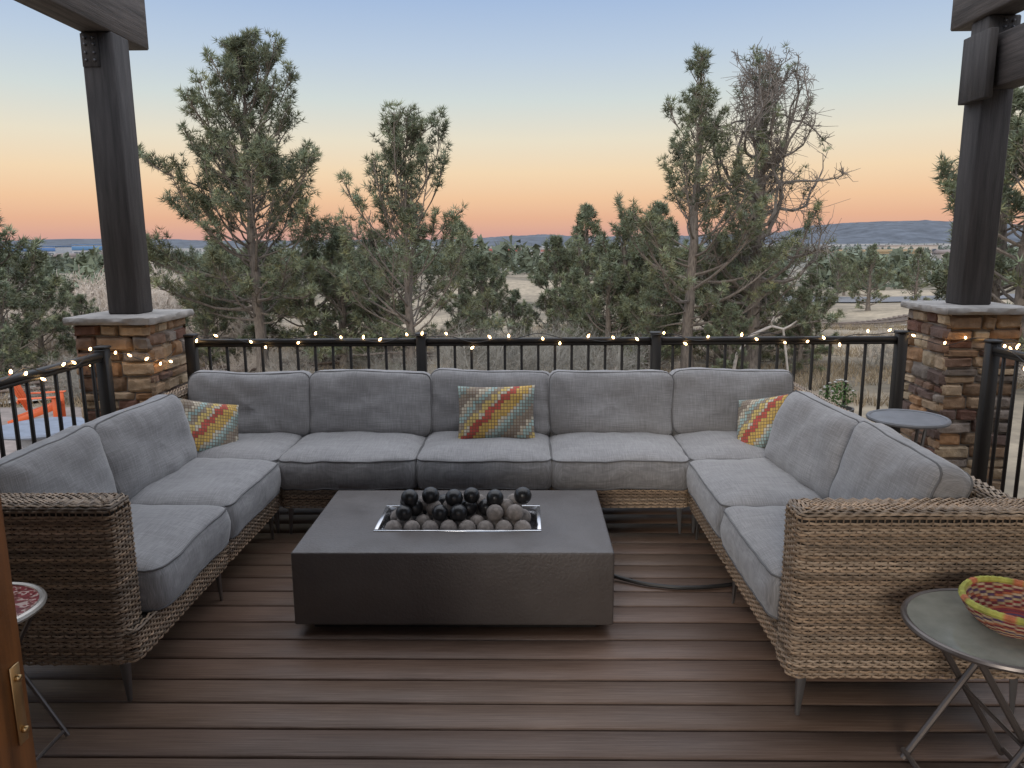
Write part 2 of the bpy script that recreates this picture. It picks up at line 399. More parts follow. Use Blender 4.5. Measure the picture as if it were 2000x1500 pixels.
def pillow(label,w,h,th,loc,R):
    n=26;M=MB();V=[];UV=[];Q=[]
    for sg in(1,-1):
        for i in range(n+1):
            for j in range(n+1):
                a,c=2*i/n-1,2*j/n-1
                x=a*w/2*(1-.05*(1-c*c)*abs(a)**3);y=c*h/2*(1-.06*(1-a*a)*abs(c)**3)
                z=sg*th/2*((1-a**4)*(1-c**4))**.55*(1-.1*a*a)+mnoise.noise(Vector((a*2,c*2,sg)))*.012*(1-a**4)*(1-c**4)
                V.append([x,y,z]);UV.append([(a+1)/2,(c+1)/2])
    for sg,b0 in((1,0),(-1,(n+1)**2)):
        for i in range(n):
            for j in range(n):
                f=[b0+i*(n+1)+j,b0+(i+1)*(n+1)+j,b0+(i+1)*(n+1)+j+1,b0+i*(n+1)+j+1];Q.append(f if sg>0 else f[::-1])
    M.add(V,Q);M.uv=np.array(UV)
    o=M.obj('throw_pillow',[M_pil],None,(0,0,0),angle=80,attr=False)
    mt=Matrix(R.tolist()).to_4x4();mt.translation=Vector(loc);o.matrix_world=mt
    tag(o,label,'pillow','checked throw pillows on the sofa')
pillow('multicoloured checked throw pillow against middle back cushion',.43,.315,.12,(-.165,4.125,.565),Rz(.0)@Rx(d_(73))@Rz(.01))
pillow('multicoloured checked throw pillow tucked in sofa corner by leaning cushion',.41,.31,.12,(-1.70,3.92,.535),Rz(1.0)@Rx(d_(70))@Rz(-.30))
pillow('multicoloured checked throw pillow propped in the other sofa corner',.41,.31,.12,(1.27,3.93,.55),Rz(-1.0)@Rx(d_(70))@Rz(.30))
# ------------------------------------------------------------ fire table
ft=thing('fire_table','dark concrete rectangular fire pit table on the deck','table',(-.285,3.12,0))
x0,x1,y0,y1,z0,z1=-.902,.333,2.745,3.495,.04,.338;a0,a1,c0,c1=-.612,.046,2.975,3.262
o3=[(x0,y0),(x1,y0),(x1,y1),(x0,y1)];i3=[(a0,c0),(a1,c0),(a1,c1),(a0,c1)]
V=[[*p,z0] for p in o3]+[[*p,z1] for p in o3]+[[*p,z1] for p in i3]+[[*p,z1-.075] for p in i3]
Q=[[3,2,1,0],[12,13,14,15]]
for i in range(4):
    j=(i+1)%4;Q+=[[i,j,4+j,4+i],[4+i,4+j,8+j,8+i],[8+i,8+j,12+j,12+i]]
M=MB();M.add(V,Q);o=M.obj('table_body',[M_conc],ft,ft.location,smooth=False)
bv=o.modifiers.new('bev','BEVEL');bv.width=.008;bv.segments=3;bv.limit_method='ANGLE'
M=MB();box2(M,x0+.06,x1-.06,y0+.06,y1-.06,.001,.0395,bev=.002);M.obj('plinth',[M_dark],ft,ft.location,smooth=False)
M=MB();e=.014
for q in((a0-e,a1+e,c0-e,c0+.002),(a0-e,a1+e,c1-.002,c1+e),(a0-e,a0+.002,c0+.003,c1-.003),(a1-.002,a1+e,c0+.003,c1-.003)):box2(M,*q,z1-.05,z1+.004,bev=.0012)
box2(M,a0+.003,a1-.003,c0+.003,c1-.003,z1-.073,z1-.062,bev=.001)
M.obj('burner_pan',[M_steel],ft,ft.location,smooth=False)
def ball(loc,black,sc):
    key='b' if black else 'g'
    if key not in bm_:
        M=MB();n=24;pr=[(math.sin(math.pi*i/16)*.037+1e-5,-math.cos(math.pi*i/16)*.037) for i in range(17)]
        lathe(M,pr,n=n);o=M.obj('fire_ball',[M_ballb if black else M_ballg],None,(0,0,0),angle=60);bm_[key]=o
        tag(o,('glossy black' if black else 'matte grey')+' ceramic ball heaped in fire table burner pan','ball','ceramic balls in the fire table')
    else: o=bm_[key].copy();C.objects.link(o)
    o.location=loc;o.scale=(sc,)*3;o.rotation_euler=(rnd.random()*3,rnd.random()*3,0)
bm_={}
for ry in range(4):
    for k in range(8 if ry%2==0 else 7):
        ball((-.553+.0765*k+(.038 if ry%2 else 0),3.018+ry*.066,.328),ry>1 and rnd.random()<.4,rnd.uniform(.95,1.02))
for ry in range(3):
    for k in range(7 if ry%2==0 else 6):
        if ry==0 and k in(1,4): continue
        ball((-.515+.077*k+(.038 if ry%2 else 0)+rnd.uniform(-.004,.004),3.056+ry*.066,.384),rnd.random()<(.2 if ry==0 else .5),rnd.uniform(.93,1.02))
for k,xx in enumerate((-.50,-.405,-.31,-.235,-.135,-.02)): ball((xx+rnd.uniform(-.006,.006),3.10+(k%2)*.03,.434),True,rnd.uniform(.95,1.03))
M=MB();ctl=np.array([(.30,3.27,.06),(.40,3.235,.016),(.52,3.17,.012),(.65,3.135,.012),(.78,3.14,.012),(.95,3.18,.012),(1.1,3.3,.012)]);tt=np.linspace(0,6,50)
P=np.stack([np.interp(tt,range(7),ctl[:,k]) for k in range(3)],1)
for _ in range(3): P[1:-1]=(P[:-2]+P[1:-1]+P[2:])/3
tube(M,P,.0095,8);tag(M.obj('gas_hose',[M_black],None,(.6,3.15,.012)),'black rubber gas hose lying between table and sofa','hose')
# ------------------------------------------------------------ deck
DX0,DX1,DY1=-2.46,2.75,4.86
M=MB();y=-1.0;p=.1375
while y<DY1-.1:
    g=rnd.uniform(.85,1.15);gc=(g*rnd.uniform(.98,1.03),g,g*rnd.uniform(.97,1.02))
    box2(M,DX0,DX1,y+.0045,y+p-.0045,-.026,rnd.uniform(-.0008,0),bev=.0045,col=gc);y+=p
yend=y
box2(M,DX0-.03,DX0-.002,-1,yend,-.25,-.002,col=(.8,.8,.8));box2(M,DX1+.002,DX1+.03,-1,yend,-.25,-.002,col=(.8,.8,.8));box2(M,DX0-.03,DX1+.03,yend+.001,yend+.03,-.25,-.002,col=(.8,.8,.8))
box2(M,DX0,DX1,-1,yend,-.2,-.035,mat=1)
o=M.obj('deck',[M_deck,M_dark],None,(0,0,0),smooth=False);o['kind']='structure'
# ------------------------------------------------------------ stone columns
tones=[s(176,150,122),s(160,132,106),s(194,170,142),s(140,112,94),s(118,98,90),s(178,138,102),s(150,138,128),s(124,90,76),s(202,180,150)]
def column(xc0,xc1,yc0,yc1,ztop,label,seed):
    rr=random.Random(seed);org=((xc0+xc1)/2,(yc0+yc1)/2,-2.2)
    root=thing('stone_column',label,'column',org,'stone porch columns')
    M=MB();e=.012
    box2(M,xc0+e,xc1-e,yc0+e,yc1-e,-2.3,ztop,bev=.002,mat=1)
    faces=[((xc0,yc0),(1,0),(0,-1),xc1-xc0),((xc1,yc0),(0,1),(1,0),yc1-yc0),((xc1,yc1),(-1,0),(0,1),xc1-xc0),((xc0,yc1),(0,-1),(-1,0),yc1-yc0)]
    for (o0,dr,nn,Lw) in faces:
        z=ztop
        while z>-.6:
            hh=rr.uniform(.045,.10);u=-.008
            while u<Lw-.005:
                ww=rr.uniform(.08,.22)
                if u+ww>Lw-.07: ww=Lw+.008-u
                dep=rr.uniform(.002,.022);nx,ny=9,6;V=[]
                col=np.array(rr.choice(tones))*rr.uniform(.75,1.2)
                sk=[rr.uniform(-.008,.008) for _ in range(4)];sd=rr.uniform(0,99)
                for j in range(ny+1):
                    for i in range(nx+1):
                        a,c=i/nx,j/ny
                        ed=min(1,8*min(a,1-a)*ww/.12)*min(1,6*min(c,1-c))
                        uu=u+.003+a*(ww-.006)+sk[0]*(1-2*c)*.5;zz=z-.003-c*(hh-.006)+(sk[1]*(1-a)+sk[2]*a)*.8
                        hgt=-.012+(dep+.012)*ed**.5+mnoise.noise(Vector((uu*22,zz*22,sd)))*.009*ed+mnoise.noise(Vector((uu*60,zz*60,sd)))*.004*ed
                        V.append([o0[0]+dr[0]*uu+nn[0]*hgt,o0[1]+dr[1]*uu+nn[1]*hgt,zz])
                Q=[[j*(nx+1)+i,(j+1)*(nx+1)+i,(j+1)*(nx+1)+i+1,j*(nx+1)+i+1] for j in range(ny) for i in range(nx)]
                M.add(V,Q,None,0,tuple(col));u+=ww
            z-=hh
    M.obj('column_shaft',[M_stone,M_mort],root,org,angle=50)
    M=MB();e=.045;X0,X1,Y0,Y1=xc0-e,xc1+e,yc0-e,yc1+e;P,Nn,_=rrect(X1-X0,Y1-Y0,.01,96);V=[]
    prof=[(-.3,0),(-.004,0),(0,.006),(.003,.02),(0,.036),(-.006,.042),(-.06,.044),(-.2,.044)]
    for off,zz in prof:
        for k in range(96):
            nz=mnoise.noise(Vector((P[k][0]*14,P[k][1]*14,zz*30+seed)))*.012 if off>-.05 else 0
            q=P[k]+Nn[k]*nz if off>-.05 else P[k]
            sc=1+off/.28 if off<-.01 else 1
            V.append([(X0+X1)/2+q[0]*sc+(Nn[k][0]*off if off>-.01 else 0),(Y0+Y1)/2+q[1]*sc+(Nn[k][1]*off if off>-.01 else 0),ztop+zz])
    Q=[[a*96+k,a*96+(k+1)%96,(a+1)*96+(k+1)%96,(a+1)*96+k] for a in range(len(prof)-1) for k in range(96)]
    M.add(V,Q);M.obj('column_cap',[M_cap],root,org,angle=40)
column(-2.66,-2.22,4.46,4.96,1.035,'tan ledge-stone column with flagstone cap and string lights',11)
column(2.57,3.01,4.70,5.20,1.045,'brown ledge-stone column with flagstone cap at deck corner',23)
def plate(M,x,y,z):
    box2(M,x-.05,x+.05,y-.006,y-.001,z-.09,z+.09,bev=.001,mat=1)
    for a in(-.025,.025):
        for c in(-.055,-.015,.03,.065):
            tube(M,[[x+a,y-.006,z+c],[x+a,y-.014,z+c]],.008,6,2)
def post(cx,cy,z0,z1,label,plx):
    root=thing('timber_post',label,'post',(cx,cy,z0),'timber porch posts')
    M=MB();h=.094;box2(M,cx-h,cx+h,cy-h,cy+h,z0,z1,bev=.008);M.obj('post_shaft',[M_post],root,root.location,smooth=False)
    M=MB();plate(M,cx+plx,cy-h,z1-.1);M.obj('bolt_plate',[M_post,M_post,M_dsteel],root,root.location,smooth=False)
post(-2.44,4.71,1.079,2.688,'weathered dark timber post standing on stone column',-.04)
post(2.80,4.93,1.089,2.778,'weathered dark timber post with bolted bracket on stone column',.02)
def beam(x0,x1,y0,y1,z0,z1,label):
    M=MB();box2(M,x0,x1,y0,y1,z0,z1,bev=.008);tag(M.obj('timber_beam',[M_beam],None,((x0+x1)/2,y0,z0),smooth=False),label,'beam','timber porch beams')
beam(-2.54,-2.355,.11,5.08,2.69,3.06,'dark timber roof beam carried by the post')
beam(2.68,2.87,.11,5.22,2.78,3.10,'dark timber roof beam bolted to the post')
beam(2.73,2.88,.11,4.825,2.36,2.66,'lower grainy timber beam fixed to the post face')
M=MB();box2(M,2.655,2.704,4.72,5.0,2.30,2.68,bev=.004);tag(M.obj('timber_block',[M_post],None,(2.68,4.86,2.30),smooth=False),'short timber block joining lower beam to post','beam')
# house
M_wall=mat('house_stucco',(.16,.135,.115),.9,0,.12,6,bump=.3)
hs=thing('house','tan stucco house wall with open doorway and unseen porch roof extended for shade','house',(0,0,-2.2))
M=MB()
box2(M,-6,-.78,-.1,.1,-2.2,3.1,bev=.002);box2(M,1.3,6,-.1,.1,-2.2,3.1,bev=.002);box2(M,-.779,1.299,-.099,.099,2.15,3.099,bev=.002)
M.obj('wall',[M_wall],hs,hs.location,smooth=False)
M=MB();box2(M,-6.2,6.2,-.8,2.5,3.11,3.25,bev=.01);M.obj('roof',[M_post],hs,hs.location,smooth=False)  # roof out of view, extended forward to darken surfaces facing the house
M_door=mat('honey_oak_door',s(132,84,44),.4,0,.5,6,(8,8,.6),bump=.15)
M_brass=mat('brass',(.6,.42,.22),.35,1,.2)
M=MB();box2(M,-.765,-.722,.11,1.0,.01,2.12,bev=.004);door=M.obj('door',[M_door],hs,hs.location,smooth=False)
M=MB();box2(M,-.7215,-.719,.965,.985,.80,.92,bev=.001);tube(M,[[-.719,.975,.90],[-.713,.975,.90]],.005,8);tube(M,[[-.719,.975,.82],[-.713,.975,.82]],.005,8)
M.obj('latch_plate',[M_brass],door,hs.location,smooth=False)
# ------------------------------------------------------------ railing
RZ=.905
def rpost(x,y,grp='black metal railing posts'):
    root=thing('metal_post','black metal railing post with flat cap','post',(x,y,0),grp)
    M=MB();box2(M,x-.03,x+.03,y-.03,y+.03,.01,.925,bev=.003);M.obj('post_shaft',[M_black],root,root.location,smooth=False)
    M=MB();box2(M,x-.036,x+.036,y-.036,y+.036,.9255,.942,bev=.006);M.obj('post_cap',[M_black],root,root.location,smooth=False)
    M=MB();box2(M,x-.05,x+.05,y-.05,y+.05,.001,.0095,bev=.002);M.obj('post_base',[M_black],root,root.location,smooth=False)
bal=None
def rpanel(xa,ya,xb,yb):
    global bal
    L=math.hypot(xb-xa,yb-ya);ang=math.atan2(yb-ya,xb-xa);mid=((xa+xb)/2,(ya+yb)/2,0)
    root=thing('metal_fence','black metal deck fence span with slim vertical balusters','fence',mid,'black metal deck fence spans')
    root.rotation_euler=(0,0,ang)
    M=MB();box(M,(0,0,RZ-.012),(L-.062,.045,.03),.006);box(M,(0,0,RZ-.036),(L-.064,.028,.018),.002);M.obj('top_rail',[M_black],root,smooth=False)
    M=MB();box(M,(0,0,.1),(L-.062,.03,.03),.003);M.obj('bottom_rail',[M_black],root,smooth=False)
    n=max(1,round(L/.108)-1)
    for k in range(n):
        if bal is None:
            M=MB();box(M,(0,0,0),(.016,.016,.744),.002);bal=M.obj('baluster',[M_black],root,smooth=False);o=bal
        else: o=bal.copy();C.objects.link(o);o.parent=root
        o.location=(-L/2+(k+1)*L/(n+1),0,.488)
px=[-2.10,-.653,.806,2.315]
for x in px:rpost(x,4.75)
for i in range(3):rpanel(px[i],4.75,px[i+1],4.75)
LX,RX=-2.36,2.60
for y in(4.20,2.75,1.3):rpost(LX,y)
for y in(4.29,2.84,1.4):rpost(RX,y)
for a,c in((4.20,2.75),(2.75,1.3)):rpanel(LX,c,LX,a)
for a,c in((4.29,2.84),(2.84,1.4)):rpanel(RX,c,RX,a)
M_bulb=emis('warm_bulb',(1,.62,.28),13)
bulbm=None
def strings(label,pts,step=.105,wob=.022,seed=1):
    global bulbm
    rr=random.Random(seed);pts=np.array(pts,float);org=pts[0]
    root=thing('string_lights',label,'string lights',tuple(org),'warm string lights')
    L=np.r_[0,np.cumsum(np.linalg.norm(np.diff(pts,axis=0),axis=1))];n=int(L[-1]/.03)
    ss=np.linspace(0,L[-1],n);P=np.stack([np.interp(ss,L,pts[:,k]) for k in range(3)],1)
    P[:,2]+=np.sin(ss*9+seed)*wob+np.sin(ss*23+seed*2)*wob*.4-.006
    M=MB();tube(M,P,.0024,4);M.obj('wire',[M_black],root,org)
    k=rr.uniform(.02,.06)
    while k<L[-1]:
        p=np.array([np.interp(k,ss,P[:,a]) for a in range(3)])-org
        if bulbm is None:
            M=MB();lathe(M,[(.0001,-.013),(.0064,-.007),(.0068,.003),(.0001,.014)],n=6);bulbm=M.obj('light_bulb',[M_bulb],root);o=bulbm
        else:o=bulbm.copy();C.objects.link(o);o.parent=root
        up=rr.random()<.6
        o.location=(p[0]+rr.uniform(-.01,.01),p[1]+rr.uniform(-.012,.0),p[2]+(.016 if up else -.03)+rr.uniform(-.008,.008));o.rotation_euler=(rr.uniform(-1,1),rr.uniform(-1,1),0)
        k+=step*rr.choice([.75,1,1.25,1.5])
strings('warm white string lights wound along the long black railing',[(-2.08,4.722,RZ+.012),(-.653,4.712,RZ+.012),(.806,4.712,RZ+.015),(2.28,4.722,RZ+.012)],.135,.02,1)
strings('warm white string lights wrapped around the stone column and rail',[(LX+.03,1.4,RZ),(LX+.03,2.75,RZ),(LX+.034,4.19,RZ+.01),(-2.64,4.40,.86),(-2.2,4.41,.83),(-2.185,4.55,.84),(-2.185,4.70,.88)],.12,.024,2)
strings('warm white string lights draped across stone column and side rail',[(2.34,4.72,RZ),(2.53,4.66,.9),(2.78,4.655,.9),(3.0,4.65,.86),(2.66,4.35,.88),(RX-.03,4.2,RZ),(RX-.03,2.8,RZ),(RX-.03,1.5,RZ)],.12,.024,3)
# ------------------------------------------------------------ side tables
M_glass=mat('frosted_glass_top',(.27,.275,.235),.16,0,.2,12)
M_bronze=mat('bronze_metal',(.16,.14,.13),.35,.6,.2)
def xlegs(root,cx,cy,hw,hy,z,r,matl):
    def bar(nm,P,rr_):
        M=MB();tube(M,P,rr_,8);M.obj(nm,[matl],root,root.location)
    for sg in(1,-1):
        for yy in(cy-hy,cy+hy):
            q=-.012*sg;bar('leg',[[cx-sg*hw,yy+q,r],[cx+sg*hw*.9,yy+q,z]],r)
    for sg in(1,-1):
        bar('cross_bar',[[cx+sg*hw*.9,cy-hy,z-.01],[cx+sg*hw*.9,cy+hy,z-.01]],r*.9);bar('cross_bar',[[cx+sg*hw*.97,cy-hy,.03],[cx+sg*hw*.97,cy+hy,.03]],r*.8)
    bar('cross_bar',[[cx,cy-hy-.02,z/2],[cx,cy+hy+.02,z/2]],r*.6)
def rtable(name,label,cx,cy,z,r,rimm,topm,thick=.018):
    root=thing(name,label,'table',(cx,cy,0))
    M=MB();lathe(M,[(.001,z-.004),(r-.012,z-.004),(r-.012,z+.002),(.001,z+.002)],(cx,cy,0),48);M.obj('table_top',[topm],root,root.location,angle=30)
    M=MB();th=np.arange(64)*2*math.pi/64;tube(M,np.stack([cx+(r-.008)*np.cos(th),cy+(r-.008)*np.sin(th),np.full(64,z-.003)],1),thick/2,8,closed=True);M.obj('table_rim',[rimm],root,root.location)
    return root
rt=rtable('folding_side_table','round glass-top folding side table with crossed bronze legs',1.225,1.88,.50,.222,M_bronze,M_glass)
xlegs(rt,1.245,1.89,.15,.145,.485,.0095,M_bronze)
M_mos,t,b=nt('red_mosaic_top')
tc=N(t,'ShaderNodeTexCoord');vo=N(t,'ShaderNodeTexVoronoi',feature='DISTANCE_TO_EDGE');vo.inputs['Scale'].default_value=26
wv=N(t,'ShaderNodeTexWave',wave_type='RINGS');wv.inputs['Scale'].default_value=9;wv.inputs['Distortion'].default_value=14;wv.inputs['Detail Scale'].default_value=3
t.links.new(tc.outputs['Object'],vo.inputs['Vector']);t.links.new(tc.outputs['Object'],wv.inputs['Vector'])
r=ramp(t,wv.outputs[0],[(.3,s(140,52,56)),(.72,s(155,60,60)),(.8,s(205,180,170))]);r2=ramp(t,vo.outputs['Distance'],[(.04,s(190,150,140)),(.09,s(255,255,255))])
t.links.new(mixc(t,r.outputs[0],r2.outputs[0],mode='MULTIPLY'),b.inputs['Base Color']);b.inputs['Roughness'].default_value=.35
lt=rtable('mosaic_side_table','small round red mosaic-top side table with pale metal rim',-1.545,1.97,.495,.172,mat('pale_metal',(.5,.47,.43),.35,.6),M_mos,.022)
xlegs(lt,-1.56,1.99,.14,.11,.48,.007,M_bronze)
M_blue=mat('blue_grey_top',(.17,.18,.2),.5,0,.2,10)
bt2=rtable('round_side_table','round blue-grey side table standing behind the sofa',2.03,4.02,.56,.20,M_blue,M_blue,.024)
for k in range(3):
    a=k*2.094+.4;M=MB();tube(M,[[2.03+.15*math.cos(a),4.02+.15*math.sin(a),.55],[2.03+.1*math.cos(a),4.02+.1*math.sin(a),.28],[2.03+.17*math.cos(a),4.02+.17*math.sin(a),.008]],.009,8);M.obj('leg',[M_dsteel],bt2,bt2.location)
pl=thing('potted_plant','small white-flowering plant in a tall grey planter','plant',(1.87,4.56,0))
M=MB();lathe(M,[(.001,.001),(.06,.002),(.075,.1),(.095,.45),(.1,.5),(.088,.5),(.08,.46),(.001,.46)],(1.87,4.56,0),28);M.obj('planter',[mat('planter',(.10,.095,.09),.6)],pl,pl.location,angle=50)
M=MB();rr=np.random.RandomState(5)
for k in range(420):
    d=rr.normal(size=3);d/=np.linalg.norm(d);p=np.array([1.87,4.56,.58])+d*np.array([.11,.1,.085])*rr.uniform(.3,1)**.5
    a=rr.normal(size=3);a/=np.linalg.norm(a);b2=np.cross(a,d);l=rr.uniform(.01,.022)
    M.add([p-a*l*.5,p+b2*l*.4,p+a*l*.6,p-b2*l*.4],[[0,1,2,3]],None,0,(.5,.75,.4))
M.obj('foliage',[mat('leaf',(.14,.19,.08),.6,attr=True)],pl,pl.location,smooth=False)
M=MB()
for k in range(16):
    a=rr.uniform(0,6.28);e=rr.uniform(.1,1.5);p=np.array([1.87,4.56,.58])+np.array([math.cos(a)*math.cos(e)*.1,math.sin(a)*math.cos(e)*.1,math.sin(e)*.09])
    lathe(M,[(.001,-.004),(.008,-.002),(.010,.003),(.005,.006),(.001,.005)],p,7)
M.obj('flowers',[mat('petal',(.5,.49,.46),.7,var=.1)],pl,pl.location)
# basket
M=MB();bc=np.array([1.285,1.885,.5025]);th=np.arange(96)*2*math.pi/96;rb=np.random.RandomState(9)
pal=[s(158,58,60),s(100,76,110),s(215,190,160),s(196,120,84),s(132,58,70),s(205,180,140),s(176,66,64)]
for k in range(8):
    tube(M,np.stack([bc[0]+(.008+.0105*k)*np.cos(th),bc[1]+(.008+.0105*k)*np.sin(th),np.full(96,bc[2]+.006)],1),.006,5,0,pal[[0,3,0,1,6,4,0,3][k]],closed=True)
nr=12
for k in range(nr):
    f=k/(nr-1);rad=.084+.048*math.sin(f*math.pi/2*.95);z=bc[2]+.006+.060*f**1.1
    tr=.0046 if k<nr-1 else .0085
    P=np.stack([bc[0]+rad*np.cos(th),bc[1]+rad*np.sin(th),z+.0025*np.sin(th*3+k*.2)],1)
    tube(M,P,tr*(1+.16*(np.arange(96)%2)),6,0,closed=True)
    if k==nr-1: ca=np.array([s(200,198,96) if (i//3)%5 else s(215,130,90) for i in range(96)])
    else:
        ca=np.array([pal[[2,0,5,1,2,3,4][((i+3*k*(1 if (i//12)%2 else -1))//3)%7]] for i in range(96)])
    M.c[-1]=np.repeat(ca*rb.uniform(.75,1.1,(96,1)),6,0)
tag(M.obj('woven_basket',[mat('woven_straw',(.95,.95,.95),.8,var=.15,scale=60,attr=True,bump=.5,bscale=300)],None,tuple(bc)),'multicoloured coiled woven basket resting on glass side table','basket')
# ------------------------------------------------------------ terrain
Hy=[-400,0,17,30,60,100,500,1500,3000,7000];Hz=[-2.2,-2.2,-2.2,-2.9,-4.2,-5.8,-10,-16,-14,-14]
def Hf(x,y):
    x=np.asarray(x,float);y=np.asarray(y,float)
    z=np.interp(y,Hy,Hz);k=np.clip((y-17)/25,0,1)
    return z+k*(.22*np.sin(x*.21+y*.13)+.3*np.sin(x*.07-y*.05+1))*np.clip(120/np.maximum(y,1),.4,1)+np.clip((y-50)/60,0,1)*np.clip((900-y)/500,0,1)*(1.1*np.sin(x*.021+y*.013)+.8*np.sin(x*.045-y*.03))
ys=np.unique(np.concatenate([np.linspace(-60,16,12),np.linspace(17,110,90),np.geomspace(112,6800,80)]))
xs=np.sinh(np.linspace(-7.2,7.2,191));xs=xs/xs.max()*6000
X,Y=np.meshgrid(xs,ys);Z=Hf(X,Y);nx,ny=len(xs),len(ys)
i=np.arange(ny-1)[:,None];j=np.arange(nx-1)[None]
M=MB();M.add(np.stack([X,Y,Z],-1).reshape(-1,3),np.stack([i*nx+j,i*nx+j+1,(i+1)*nx+j+1,(i+1)*nx+j],-1).reshape(-1,4))
M_gr,t,b=nt('dry_grass_ground')
n1=noise(t,.07,(1,1,1),8);n2=noise(t,1.6,(1,1,1),8);n4=noise(t,.012,(1,.5,1),6)
r1=ramp(t,n1.outputs[0],[(.36,(.13,.115,.085)),(.48,(.26,.215,.16)),(.58,(.40,.33,.245)),(.68,(.48,.4,.3))])
r2=ramp(t,n2.outputs[0],[(.3,(.62,.62,.62)),(.7,(1.2,1.2,1.15))])
near=mixc(t,r1.outputs[0],r2.outputs[0],mode='MULTIPLY')
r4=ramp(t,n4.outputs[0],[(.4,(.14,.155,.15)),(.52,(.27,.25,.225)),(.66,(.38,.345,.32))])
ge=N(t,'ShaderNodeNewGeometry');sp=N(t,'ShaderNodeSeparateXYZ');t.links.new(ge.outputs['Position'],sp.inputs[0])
mr=N(t,'ShaderNodeMapRange');mr.inputs[1].default_value=110;mr.inputs[2].default_value=420;t.links.new(sp.outputs[1],mr.inputs[0])  # far ground colour holds woodland tone and painted distance haze
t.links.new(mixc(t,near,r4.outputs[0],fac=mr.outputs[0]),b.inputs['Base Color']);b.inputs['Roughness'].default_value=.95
o=M.obj('ground',[M_gr],None,(0,0,0),angle=180,attr=False);o['kind']='structure'
xs2=np.linspace(-5200,5200,900);ys2=np.linspace(2500,4200,14);X,Y=np.meshgrid(xs2,ys2)
def hillh(x):
    u=1028+1500*x/3300
    return np.interp(u,[-900,0,150,300,420,900,980,1060,1150,1400,1560,1610,1680,1850,2000,2300],[28,30,38,34,24,26,38,42,32,34,48,78,88,84,50,40])
prof=np.sin(np.clip((Y-2500)/1700,0,1)*math.pi)**.7
nzv=np.array([[mnoise.fractal(Vector((x*.004,y*.004,0)),1,2,5)*5+mnoise.noise(Vector((x*.05,y*.01,3)))*5 for x in xs2] for y in ys2])
Z=-16+prof*(hillh(X)+nzv)
M=MB();nx,ny=len(xs2),len(ys2);i=np.arange(ny-1)[:,None];j=np.arange(nx-1)[None]
M.add(np.stack([X,Y,Z],-1).reshape(-1,3),np.stack([i*nx+j,i*nx+j+1,(i+1)*nx+j+1,(i+1)*nx+j],-1).reshape(-1,4))
o=M.obj('hills',[mat('hazy_hills',(.09,.105,.13),.95,0,.4,.02)],None,(0,0,0),angle=180,attr=False);o['kind']='structure'  # bluish haze of distance is put into the hill colour
def strip(name,pts,w,matl,dz=.05,n=80):
    pts=np.array(pts,float);L=np.r_[0,np.cumsum(np.linalg.norm(np.diff(pts,axis=0),axis=1))];ss=np.linspace(0,L[-1],n)
    P=np.stack([np.interp(ss,L,pts[:,k]) for k in(0,1)],1)
    for _ in range(12):P[1:-1]=(P[:-2]+P[1:-1]+P[2:])/3
    T=np.gradient(P,axis=0);T/=np.linalg.norm(T,axis=1)[:,None];Nn=np.stack([-T[:,1],T[:,0]],1);m=5
    V=[]
    for k in range(n):
        for a in range(m):
            q=P[k]+Nn[k]*w*(a/(m-1)-.5);V.append([q[0],q[1],float(Hf(q[0],q[1]))+dz])
    Q=[[k*m+a,(k+1)*m+a,(k+1)*m+a+1,k*m+a+1][::-1] for k in range(n-1) for a in range(m-1)]
    M=MB();M.add(V,Q);o=M.obj(name,[matl],None,(0,0,0),angle=180,attr=False);o['kind']='structure';return P,T,Nn
strip('road',[(20,150),(28,108),(36,84),(52,72),(95,64)],7,mat('asphalt',(.17,.17,.18),.85),.12)
strip('road',[(-400,330),(-100,300),(100,310),(400,350)],14,mat('far_asphalt',(.22,.22,.22),.9),.8)
P,T,Nn=strip('railway_ballast',[(-40,-8),(-12.6,19.5),(-5.8,26.3),(8,38),(40,62),(120,100)],3.6,mat('ballast_gravel',(.36,.34,.31),.95,0,.4,9,bump=1,bscale=30),.07,200)
L=np.r_[0,np.cumsum(np.linalg.norm(np.diff(P,axis=0),axis=1))];M=MB()
for q in np.arange(0,90,.65):
    x,y=np.interp(q,L,P[:,0]),np.interp(q,L,P[:,1]);tx,ty=np.interp(q,L,T[:,0]),np.interp(q,L,T[:,1])
    box(M,(x,y,float(Hf(x,y))+.12),(.24,2.5,.14),.01,Rz(math.atan2(ty,tx)),mat=1)
for off in(-.72,.72):
    q=P+Nn*off;z=Hf(q[:,0],q[:,1])+.24;tube(M,np.stack([q[:,0],q[:,1],z],1)[:150],.05,4)
rw=M.obj('railway_track',[mat('rusty_rail',(.2,.15,.12),.6,.5),mat('rail_tie',(.15,.12,.1),.9)],None,(0,0,0),smooth=False);rw['kind']='structure'
